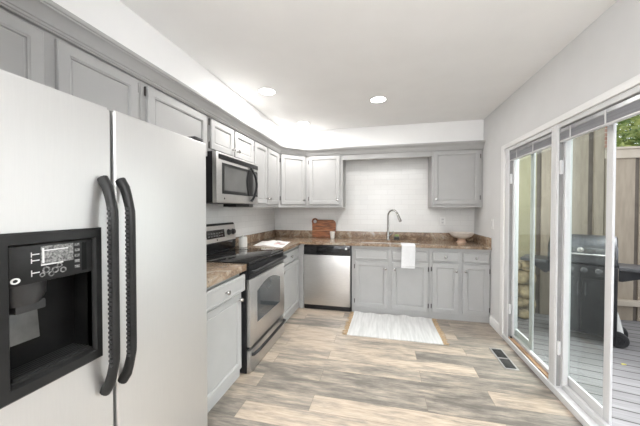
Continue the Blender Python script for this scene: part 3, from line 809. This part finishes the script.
part('paddle', MB().hexa([F(-3.715, .965, -.070), F(-3.615, .965, -.070), F(-3.615, .965, -.058), F(-3.715, .965, -.058), F(-3.715, 1.075, -.078), F(-3.615, 1.075, -.078), F(-3.615, 1.075, -.070), F(-3.715, 1.075, -.070)], .003), 'smoke', fz)
part('paddle_lip', MB().fbox(F, -3.690, -3.615, 1.060, 1.090, -.070, -.030, .006), 'blackplastic', fz)
tr = MB(); tr.fbox(F, I0 + .003, I1 - .003, J0 + .001, J0 + .010, -.078, .002, .001)
for k in range(6): tr.fbox(F, I0 + .010, I1 - .010, J0 + .010, J0 + .017, -.070 + k * .0125, -.066 + k * .0125)
part('drip_tray', tr, 'charcoal', fz)


def fridge_handle(y, parent):
    z0, z1 = .700, 1.475; N = 26; pts = []; rs = []
    for k in range(N + 1):
        q = k / N; z = z0 + (z1 - z0) * q; e_ = min(q, 1 - q)
        w_ = .047 * min(1, (e_ / .16)) ** .55 if e_ > 0 else 0
        pts.append(F(y, z, .004 + w_)); rs.append(.0175 + .003 * max(0, 1 - e_ / .1))
    h = part('handle', MB().tube(pts, rs, 14, .85), 'charcoal', parent)
    rd = MB()
    for k in range(34):
        q = .14 + .72 * k / 33; z = z0 + (z1 - z0) * q
        rd.fbox(F, y - .0195, y - .0125, z - .0045, z + .0045, .044, .056, .001, 1)
    part('grip_ridges', rd, 'blackplastic', parent)
    return h


fridge_handle(-3.461, fz); fridge_handle(-3.391, fd)

# ------------------------------------------------------------------ small things on the worktop
# cutting board: rounded plank with a ring handle at its upper left
t = thing('cutting_board', 'dark acacia cutting board with a ring handle leaning on the backsplash', 'board', (.83, -.05, CT1))
FBd = Fr((0, -.046, .9155), (1, 0, 0), (0, -1, .10)); FBd.V = Vector((0, .10, .995)).normalized()
out = []
def arc(cx_, cy_, r, a0, a1, n): return [(cx_ + r * math.cos(math.radians(a0 + (a1 - a0) * k / n)), cy_ + r * math.sin(math.radians(a0 + (a1 - a0) * k / n))) for k in range(n + 1)]
out += [(.655, 0), (.955, 0)]
out += arc(.972, .06, .05, -70, 0, 5) + arc(.960, .215, .062, 0, 90, 7)
out += [(.75, .277)]
ring = arc(.690, .250, .052, 32, 205, 14)
out += ring + [(.645, .20)]
hole = arc(.690, .250, .027, 0, 360, 20)[:-1]
tb = bmesh.new()
def loop(pts_, wz): return [tb.verts.new(FBd(u, v, wz)) for u, v in pts_]
L0, L1, H0, H1 = loop(out, 0), loop(out, .020), loop(hole, 0), loop(hole, .020)
for a_, b_ in ((L0, L1), (H0, H1)):
    for i in range(len(a_)): tb.faces.new([a_[i], a_[(i + 1) % len(a_)], b_[(i + 1) % len(a_)], b_[i]])
for a_, b_ in ((L0, H0), (L1, H1)):
    es = [tb.edges.get((q[i], q[(i + 1) % len(q)])) for q in (a_, b_) for i in range(len(q))]
    bmesh.ops.triangle_fill(tb, use_beauty=True, edges=es)
bmesh.ops.recalc_face_normals(tb, faces=tb.faces)
cbm = MB(); cbm.merge(tb)
part('plank', cbm, 'board', t, angle=30)
for v in (.105, .165):
    part('glue_line', MB().fbox(FBd, .655, 1.005, v, v + .006, .0202, .0212), 'bark' if v > .14 else 'threshold', t)
cu = [(.028, 0), (.030, .003), (.041, .10), (.043, .104), (.040, .104), (.037, .09), (.027, .008), (.0, .006)]
solo('cup', MB().lathe(cu, (.988, -.14, CT1 + .0005)), 'white_ceramic', 'small white tapered cup in front of the cutting board', 'cup', (.988, -.14, CT1))
# footed bowl
t = thing('footed_bowl', 'pale wooden footed bowl on the worktop at the right wall', 'bowl', (2.765, -.20, CT1))
part('bowl', MB().lathe([(.050, .052), (.095, .064), (.126, .087), (.145, .112), (.152, .130), (.147, .131), (.135, .110), (.112, .088), (.06, .070), (.0, .066)], (2.765, -.20, CT1), seg=36), 'bowlwood', t)
part('foot', MB().lathe([(.062, .0005), (.060, .006), (.050, .015), (.046, .045), (.050, .0515)], (2.765, -.20, CT1), seg=28), 'bowlfoot', t, label='browner round wooden foot')
# canister beside the range
t = thing('canister', 'small white ribbed canister against the tiles beside the range', 'canister', (.125, -1.285, CT1))
rb = MB(); rings = []
for h, s_ in ((0.0005, .94), (.008, 1), (.105, 1), (.112, .96)):
    rings.append([(.125 + (.046 + .002 * math.cos(k * PI)) * s_ * math.cos(2 * PI * k / 48), -1.285 + (.046 + .002 * math.cos(k * PI)) * s_ * math.sin(2 * PI * k / 48), CT1 + h) for k in range(48)])
part('jar', rb.loft(rings), 'white_ceramic', t)
part('lid', MB().lathe([(.045, .1125), (.046, .122), (.030, .126), (.008, .127), (.010, .138), (.004, .142)], (.125, -1.285, CT1)), 'white_ceramic', t)
# open magazine
t = thing('magazine', 'open white magazine with a colour photo lying on the corner worktop', 'magazine', (.36, -.95, CT1))
A_, B_, C_, D_ = Vector((.19, -1.15, 0)), Vector((.10, -.70, 0)), Vector((.51, -.70, 0)), Vector((.60, -1.25, 0))
def page(q0, q1, lift):
    mb = MB(); rows = []
    for k in range(13):
        q = q0 + (q1 - q0) * k / 12; s_ = abs(q - .5) * 2
        z = CT1 + .003 + .016 * math.exp(-((s_ - .18) / .3) ** 2) * lift
        a_ = A_.lerp(D_, q); b_ = B_.lerp(C_, q)
        rows.append([(*a_.xy, CT1 + .0008), (*b_.xy, CT1 + .0008), (*b_.xy, z), (*a_.xy, z)])
    return mb.loft(rows)
part('left_page', page(0, .499, 1), 'page', t)
part('right_page', page(.501, 1, .8), 'page', t)
ph = MB(); rows = []
for k in range(9):
    q = .62 + .33 * k / 8; s_ = abs(q - .5) * 2; z = CT1 + .0034 + .016 * math.exp(-((s_ - .18) / .3) ** 2) * .8
    a_ = A_.lerp(D_, q); b_ = B_.lerp(C_, q); lo = a_.lerp(b_, .25); hi = a_.lerp(b_, .75)
    rows.append([(*lo.xy, z), (*hi.xy, z), (*hi.xy, z + .0006), (*lo.xy, z + .0006)])
part('photo', ph.loft(rows), 'photo_page', t, label='printed colour picture')

# outlet and switch
def outlet(label, F_, u, v, group=None, name='wall_outlet', kind='outlet'):
    t = thing(name, label, kind, F_(u, v, 0))
    pl_ = part('cover_plate', MB().fbox(F_, u - .036, u + .036, v - .058, v + .058, .0005, .006, .002), 'trim', t)
    if name == 'wall_outlet':
        for s_ in (-1, 1):
            rcp = part('receptacle', MB().fbox(F_, u - .017, u + .017, v + s_ * .022 - .014, v + s_ * .022 + .014, .0061, .008, .001), 'vinyl', t)
            part('slot', MB().fbox(F_, u - .008, u - .005, v + s_ * .022 - .005, v + s_ * .022 + .006, .0081, .0086), 'hinge', rcp)
            part('slot', MB().fbox(F_, u + .005, u + .008, v + s_ * .022 - .005, v + s_ * .022 + .006, .0081, .0086), 'hinge', rcp)
    else:
        part('rocker', MB().fbox(F_, u - .016, u + .016, v - .032, v + .032, .0061, .010, .002), 'vinyl', t)
outlet('white wall outlet on the tiles between faucet and wooden bowl', Fr((0, 0, 0), (1, 0, 0), (0, -1, 0)), 2.565, 1.19)
outlet('white switch plate on the right wall above the worktop end', Fr((W, 0, 0), (0, 1, 0), (-1, 0, 0)), -.66, 1.19, name='light_switch', kind='switch')

# ------------------------------------------------------------------ rug and floor register
t = thing('rug', 'white woven cotton rug with tan jute fringe in front of the sink', 'rug', (1.85, -.98, 0))
rg = MB(); nx_, ny_ = 40, 14; top = []
def rugpt(i, j):
    a_, b_ = i / nx_, j / ny_
    x = 1.368 + (2.322 - 1.368) * a_ + .012 * (1 - b_) * (2 * a_ - 1)
    y = -1.300 + (.665) * b_
    y += .010 * math.sin(a_ * 11 + 1) * (b_ > .9)
    bump = max(0, b_ - .85) / .15
    z = .007 + .002 * math.sin(a_ * 21) * math.sin(b_ * 7) + .014 * bump * (.5 + .5 * math.sin(a_ * 30 + .7))
    return (x, y, z)
tv = [[rg.bm.verts.new(rugpt(i, j)) for j in range(ny_ + 1)] for i in range(nx_ + 1)]
bv = [[rg.bm.verts.new((p.co.x, p.co.y, .0006)) for p in r] for r in tv]
for i in range(nx_):
    for j in range(ny_):
        rg.bm.faces.new([tv[i][j], tv[i + 1][j], tv[i + 1][j + 1], tv[i][j + 1]]); rg.bm.faces.new([bv[i][j], bv[i][j + 1], bv[i + 1][j + 1], bv[i + 1][j]])
for i in range(nx_):
    for j in (0, ny_): rg.bm.faces.new([tv[i][j], tv[i + 1][j], bv[i + 1][j], bv[i][j]])
for j in range(ny_):
    for i in (0, nx_): rg.bm.faces.new([tv[i][j], tv[i][j + 1], bv[i][j + 1], bv[i][j]])
bmesh.ops.recalc_face_normals(rg.bm, faces=rg.bm.faces)
part('rug_field', rg, 'rug', t)
for side in (0, 1):
    fr = MB()
    for k in range(46):
        b_ = (k + random.uniform(-.2, .6)) / 46
        i = 0 if side == 0 else nx_
        p = rugpt(i, b_ * ny_); sx = -1 if side == 0 else 1; L_ = random.uniform(.035, .065); sw = random.uniform(-.02, .015)
        pts = [(p[0] - sx * .004, p[1], .006), (p[0] + sx * L_ * .4, p[1] + sw * .4, .010), (p[0] + sx * L_, p[1] + sw, .005)]
        fr.tube(pts, [.0035, .005, .0028], 6)
    fo = part('fringe', fr, 'jute', t, label='tan jute fringe'); fo['kind'] = 'stuff'

t = thing('floor_register', 'grey metal floor register near the patio door', 'vent', (2.805, -1.45, 0))
fr = MB(); a, b, c, d = 2.752, 2.862, -1.632, -1.268
fr.box(a, b, c, c + .013, .0005, .006, .001); fr.box(a, b, d - .013, d, .0005, .006, .001)
fr.box(a, a + .013, c + .013, d - .013, .0005, .006, .001); fr.box(b - .013, b, c + .013, d - .013, .0005, .006, .001)
fr.box(a + .013, b - .013, -1.456, -1.444, .0005, .006)
part('frame', fr, 'vent', t)
part('damper', MB().box(a + .012, b - .012, c + .012, d - .012, .0003, .0012), 'charcoal', t)
for k in range(24):
    y = c + .030 + k * (d - c - .06) / 23
    if abs(y + 1.45) > .012: part('louvre', MB().box(a + .013, b - .013, y - .002, y + .002, .0014, .0045), 'smoke', t)

# ------------------------------------------------------------------ recessed lights
def can(label, x, y, power):
    t = thing('recessed_light', label, 'ceiling light', (x, y, H), 'recessed ceiling lights')
    part('trim_ring', MB().lathe([(.094, -.0005), (.094, -.004), (.086, -.007), (.076, -.003), (.076, -.0005)], (x, y, H), (0, 0, 1), 32), 'trim', t)
    part('lens', MB().lathe([(.076, -.0006), (.076, -.0028)], (x, y, H), (0, 0, 1), 32), 'lens', t)
    area('can_or_fill_light', (0, 0, -.010), (0, 0, 0), .15, .15, power, (1, .98, .955), t, 'DISK')
can('round recessed ceiling light above the range, nearest the refrigerator', .631, -1.735, 12)
can('round recessed ceiling light in the back left corner', .690, -.690, 10)
can('round recessed ceiling light alone towards the middle of the ceiling', 1.682, -1.291, 10)
for x, y in ((.7, -5.2), (1.75, -5.2)):  # lamps without fixtures, added out of view behind the camera as fill
    area('can_or_fill_light', (x, y, H - .01), (0, 0, 0), .15, .15, 12, (1, .98, .955), None, 'DISK')

# ------------------------------------------------------------------ outside: deck, fence, grill, planting
DZ = -.15
struct('deck', MB().box(W + T, 8.5, -5.0, .9, DZ - .1, DZ), 'deck')
struct('ground', MB().box(W + T, 14, .9, 14, -.5, -.3), 'leaf')
t = thing('privacy_fence', 'tall tan privacy screen of wide panels standing behind the grill', 'fence', (3.9, .34, DZ))
px_ = [3.13, 3.40, 3.905, 4.525]
for a, b in zip(px_, px_[1:]):
    part('panel', MB().box(a + .03, b - .03, .30, .335, DZ, 3.1, .003), 'fence' if b > 4 else 'fence_olive', t)
for x in px_[1:]:
    part('post', MB().box(x - .031, x + .031, .315, .40, DZ, 3.1, .003), 'fencegap', t)
part('corner_post', MB().box(4.557, 4.665, .285, .40, DZ, 3.1, .004), 'fence', t)
t = thing('privacy_fence', 'lower tan fence with a pale cap rail to the right of the tall screen', 'fence', (5.6, .34, DZ))
px_ = [4.67, 5.055, 5.68, 6.3, 6.9, 7.5]
for a, b in zip(px_, px_[1:]):
    part('panel', MB().box(a + .025, b - .025, .31, .34, DZ, 2.045, .003), 'fence', t)
for x in px_[1:]:
    part('post', MB().box(x - .026, x + .026, .325, .41, DZ, 2.045, .003), 'fencegap', t)
part('cap_rail', MB().box(4.67, 7.5, .285, .40, 2.046, 2.165, .004), 'fencecap', t)
part('cap_board', MB().box(4.67, 7.5, .265, .44, 2.166, 2.195, .004), 'fencecap', t)
part('lower_rail', MB().box(4.67, 7.5, .225, .309, .065, .135, .004), 'fencecap', t)

# stone pier
st = MB()
rnd = random.Random(3)
z = DZ
while z < .56:
    hgt = rnd.uniform(.13, .20); x = 3.40
    while x < 3.72:
        wd = min(rnd.uniform(.12, .20), max(.06, 3.765 - x))
        tb = bmesh.new(); bmesh.ops.create_icosphere(tb, subdivisions=2, radius=.5)
        for v in tb.verts:
            n_ = v.co.normalized(); k = max(abs(n_.x), abs(n_.y), abs(n_.z)); f_ = .5 / (k ** .65)
            v.co = n_ * f_ * (1 + .06 * rnd.uniform(-1, 1))
            v.co = Vector((v.co.x * wd * 1.04 + x + wd / 2, v.co.y * .22 + .12, v.co.z * hgt * 1.04 + z + hgt / 2))
        st.merge(tb); x += wd
    z += hgt
solo('stone_pier', st, 'stone', 'stacked fieldstone pier low behind the far patio door', 'stonework', (3.57, .12, DZ), angle=60)

# ---- grill
P0 = Vector((3.45, -.22, 0)); ga = Vector((.840, -.543, 0)); gn = Vector((.543, .840, 0))
class GF:
    U = ga; N = -gn; V = Vector((0, 0, 1))
    def __call__(s, u, v, w=0.0): return P0 + ga * u + gn * w + Vector((0, 0, v))
G_ = GF()
t = thing('gas_grill', 'black gas grill with two side shelves on the deck outside', 'grill', (3.95, -.35, DZ))
b0, b1 = .275, .865
part('cart', MB().fbox(G_, b0 + .035, b1 - .01, DZ + .09, .60, .05, .40, .006), 'grill', t)
for u0_, u1_ in ((b0 + .045, (b0 + b1) / 2 + .01), ((b0 + b1) / 2 + .016, b1 - .02)):
    dr_ = part('cart_door', MB().fbox(G_, u0_, u1_, DZ + .12, .57, .036, .049, .004), 'grill', t)
    uu = u1_ - .03 if u0_ < .4 else u0_ + .03
    part('handle', MB().tube([G_(uu, .38, .034), G_(uu, .39, .015), G_(uu, .51, .015), G_(uu, .52, .034)], .006, 8), 'grillside', dr_)
cpn = MB(); cpn.prism([G_(b0, .60, .03), G_(b0, .60, .42), G_(b0, .735, .42), G_(b0, .735, .055), G_(b0, .72, .035)], [G_(b1, .60, .03), G_(b1, .60, .42), G_(b1, .735, .42), G_(b1, .735, .055), G_(b1, .72, .035)])
cpn = part('control_panel', cpn, 'grill', t)
for u in (.36, .485, .60, .72):
    k_ = part('knob', MB().lathe([(.026, 0), (.026, .008), (.018, .012), (.016, .028), (.012, .030)], G_(u, .665, .030), -gn, 18), 'grillside', cpn)
    part('knob_ring', MB().lathe([(.030, .0), (.030, .004), (.027, .006), (.026, .001)], G_(u, .665, .029), -gn, 18), 'chrome', k_)
# lid: bowed hood
def hood(u, s_=1.0):
    P = [(.04, .745), (.028, .79), (.028, .89), (.036, .925), (.060, .955), (.24, 1.052), (.385, .965), (.415, .92), (.42, .85), (.42, .745)]
    cy_, cz_ = .23, .745
    return [G_(u, cz_ + (z - cz_) * s_, cy_ + (y - cy_) * s_) for y, z in P]
ld = part('lid', MB().loft([hood(b0 + .0, .93), hood(b0 + .012, 1.0), hood((b0 + b1) / 2, 1.015), hood(b1 - .012, 1.0), hood(b1, .93)]), 'grilllid', t, angle=25)
part('handle', MB().tube([G_(b0 + .10, .85, .035), G_(b0 + .10, .85, .0), G_(b0 + .13, .85, -.012), G_(b1 - .13, .85, -.012), G_(b1 - .10, .85, .0), G_(b1 - .10, .85, .035)], .011, 12), 'chrome', ld, label='bright steel bar handle')
part('thermometer', MB().lathe([(.030, 0), (.030, .008), (.026, .010)], G_((b0 + b1) / 2, .895, .026), -gn, 20), 'chrome', ld)
for u0_, u1_ in ((.0, b0 - .004), (b1 + .004, 1.30)):
    sh = MB(); sh.fbox(G_, u0_, u1_, .700, .738, .03, .40, .010); shf = part('side_shelf', sh, 'grillside', t)
    ui, uo = (u1_, u0_ + .08) if u0_ < .2 else (u0_, u1_ - .1)
    part('bracket', MB().hexa([G_(ui, .58, .06), G_(ui, .58, .08), G_(ui + (.03 if ui > .5 else -.03), .58, .08), G_(ui + (.03 if ui > .5 else -.03), .58, .06), G_(ui, .699, .06), G_(ui, .699, .08), G_(uo, .699, .08), G_(uo, .699, .06)]), 'grill', shf)
for u in (b0 + .05, b1 - .02):
    for w_ in (.07, .37):
        part('leg', MB().fbox(G_, u - .02, u + .02, DZ + .001 if u < .5 else DZ + .05, .60, w_ - .02, w_ + .02, .003), 'grill', t)
part('leg_panel', MB().hexa([G_(b1 + .0, DZ + .14, .12), G_(b1 + .055, DZ + .14, .12), G_(b1 + .055, DZ + .14, .33), G_(b1 + .0, DZ + .14, .33), G_(b1 + .0, DZ + .34, .17), G_(b1 + .012, DZ + .34, .17), G_(b1 + .012, DZ + .34, .28), G_(b1 + .0, DZ + .34, .28)], .004), 'white_ceramic', t, label='pale angled bracket above the wheel')
for w_ in (.10, .36):
    wh = MB(); c_ = G_(b1 + .01, DZ + .086, w_)
    axl = (ga * .35 - gn * .94).normalized()
    wh.lathe([(.050, -.022), (.078, -.022), (.085, -.014), (.085, .014), (.078, .022), (.050, .022), (.045, .012), (.018, .012), (.014, .024)], c_, -gn, 28)
    part('wheel', wh, 'rubber', t)

# leaves fallen on the deck
for (x, y, m_, lb) in ((4.02, -1.0, 'leafy', 'tiny fallen leaf on the deck boards beside the grill wheel'), (3.40, -1.05, 'leafy', 'small fallen leaf on the deck beside the near door glass')):
    lf = MB(); lf.hexa([(x - .02, y - .012, DZ + .001), (x + .02, y - .006, DZ + .001), (x + .016, y + .012, DZ + .001), (x - .012, y + .01, DZ + .001),
                        (x - .02, y - .012, DZ + .006), (x + .02, y - .006, DZ + .010), (x + .016, y + .012, DZ + .005), (x - .012, y + .01, DZ + .009)])
    solo('fallen_leaf', lf, m_, lb, 'leaf', (x, y, DZ))

# ---- trees beyond the fence
def tree(label, x, y, h, r, m_, n_, seed):
    rn = random.Random(seed)
    t = thing('tree', label, 'tree', (x, y, -.3), 'trees beyond the fence')
    part('trunk', MB().tube([(x, y, -.3), (x + .05, y, h * .35), (x - .05, y + .05, h * .7), (x, y, h)], [.14, .11, .07, .03], 10), 'bark', t)
    lf = MB(); bm_ = lf.bm
    for k in range(n_):
        while True:
            p = Vector((rn.uniform(-1, 1), rn.uniform(-1, 1), rn.uniform(-1, 1)))
            if .25 < p.length < 1: break
        lump = 1 + .22 * math.sin(p.x * 5 + seed) * math.cos(p.z * 6) 
        c = Vector((x, y, h)) + Vector((p.x * r * lump, p.y * r * lump, p.z * r * 1.05 * lump))
        d1 = Vector((rn.uniform(-1, 1), rn.uniform(-1, 1), rn.uniform(-.6, .6))).normalized(); d2 = d1.orthogonal().normalized()
        d2.rotate(Matrix.Rotation(rn.uniform(0, 6.3), 3, d1)); s_ = rn.uniform(.045, .09)
        q = [c - d1 * s_, c + d2 * s_ * .55, c + d1 * s_, c - d2 * s_ * .55]
        bm_.faces.new([bm_.verts.new(v) for v in q])
    part('foliage', lf, m_, t, smooth=False)
tree('green leafy tree showing over the lower fence', 7.9, 3.6, 3.0, 1.45, 'leaf', 5200, 1)
tree('yellowing tree at the right edge over the lower fence', 6.75, 1.35, 2.45, .62, 'leafy', 1500, 5)
tree('darker tree standing farther back over the fence', 9.6, 9.0, 3.8, 2.4, 'leaf', 4500, 9)

# neighbour's brick chimney just visible past the tall screen
ch = MB(); ch.box(5.35, 5.9, 1.95, 2.45, -.3, 3.6, .01); ch.box(5.30, 5.95, 1.90, 2.5, 3.6, 3.7, .01)
solo('brick_chimney', ch, 'brick', 'red brick chimney showing between the tall screen and the door stile', 'chimney', (5.67, 2.2, -.3))
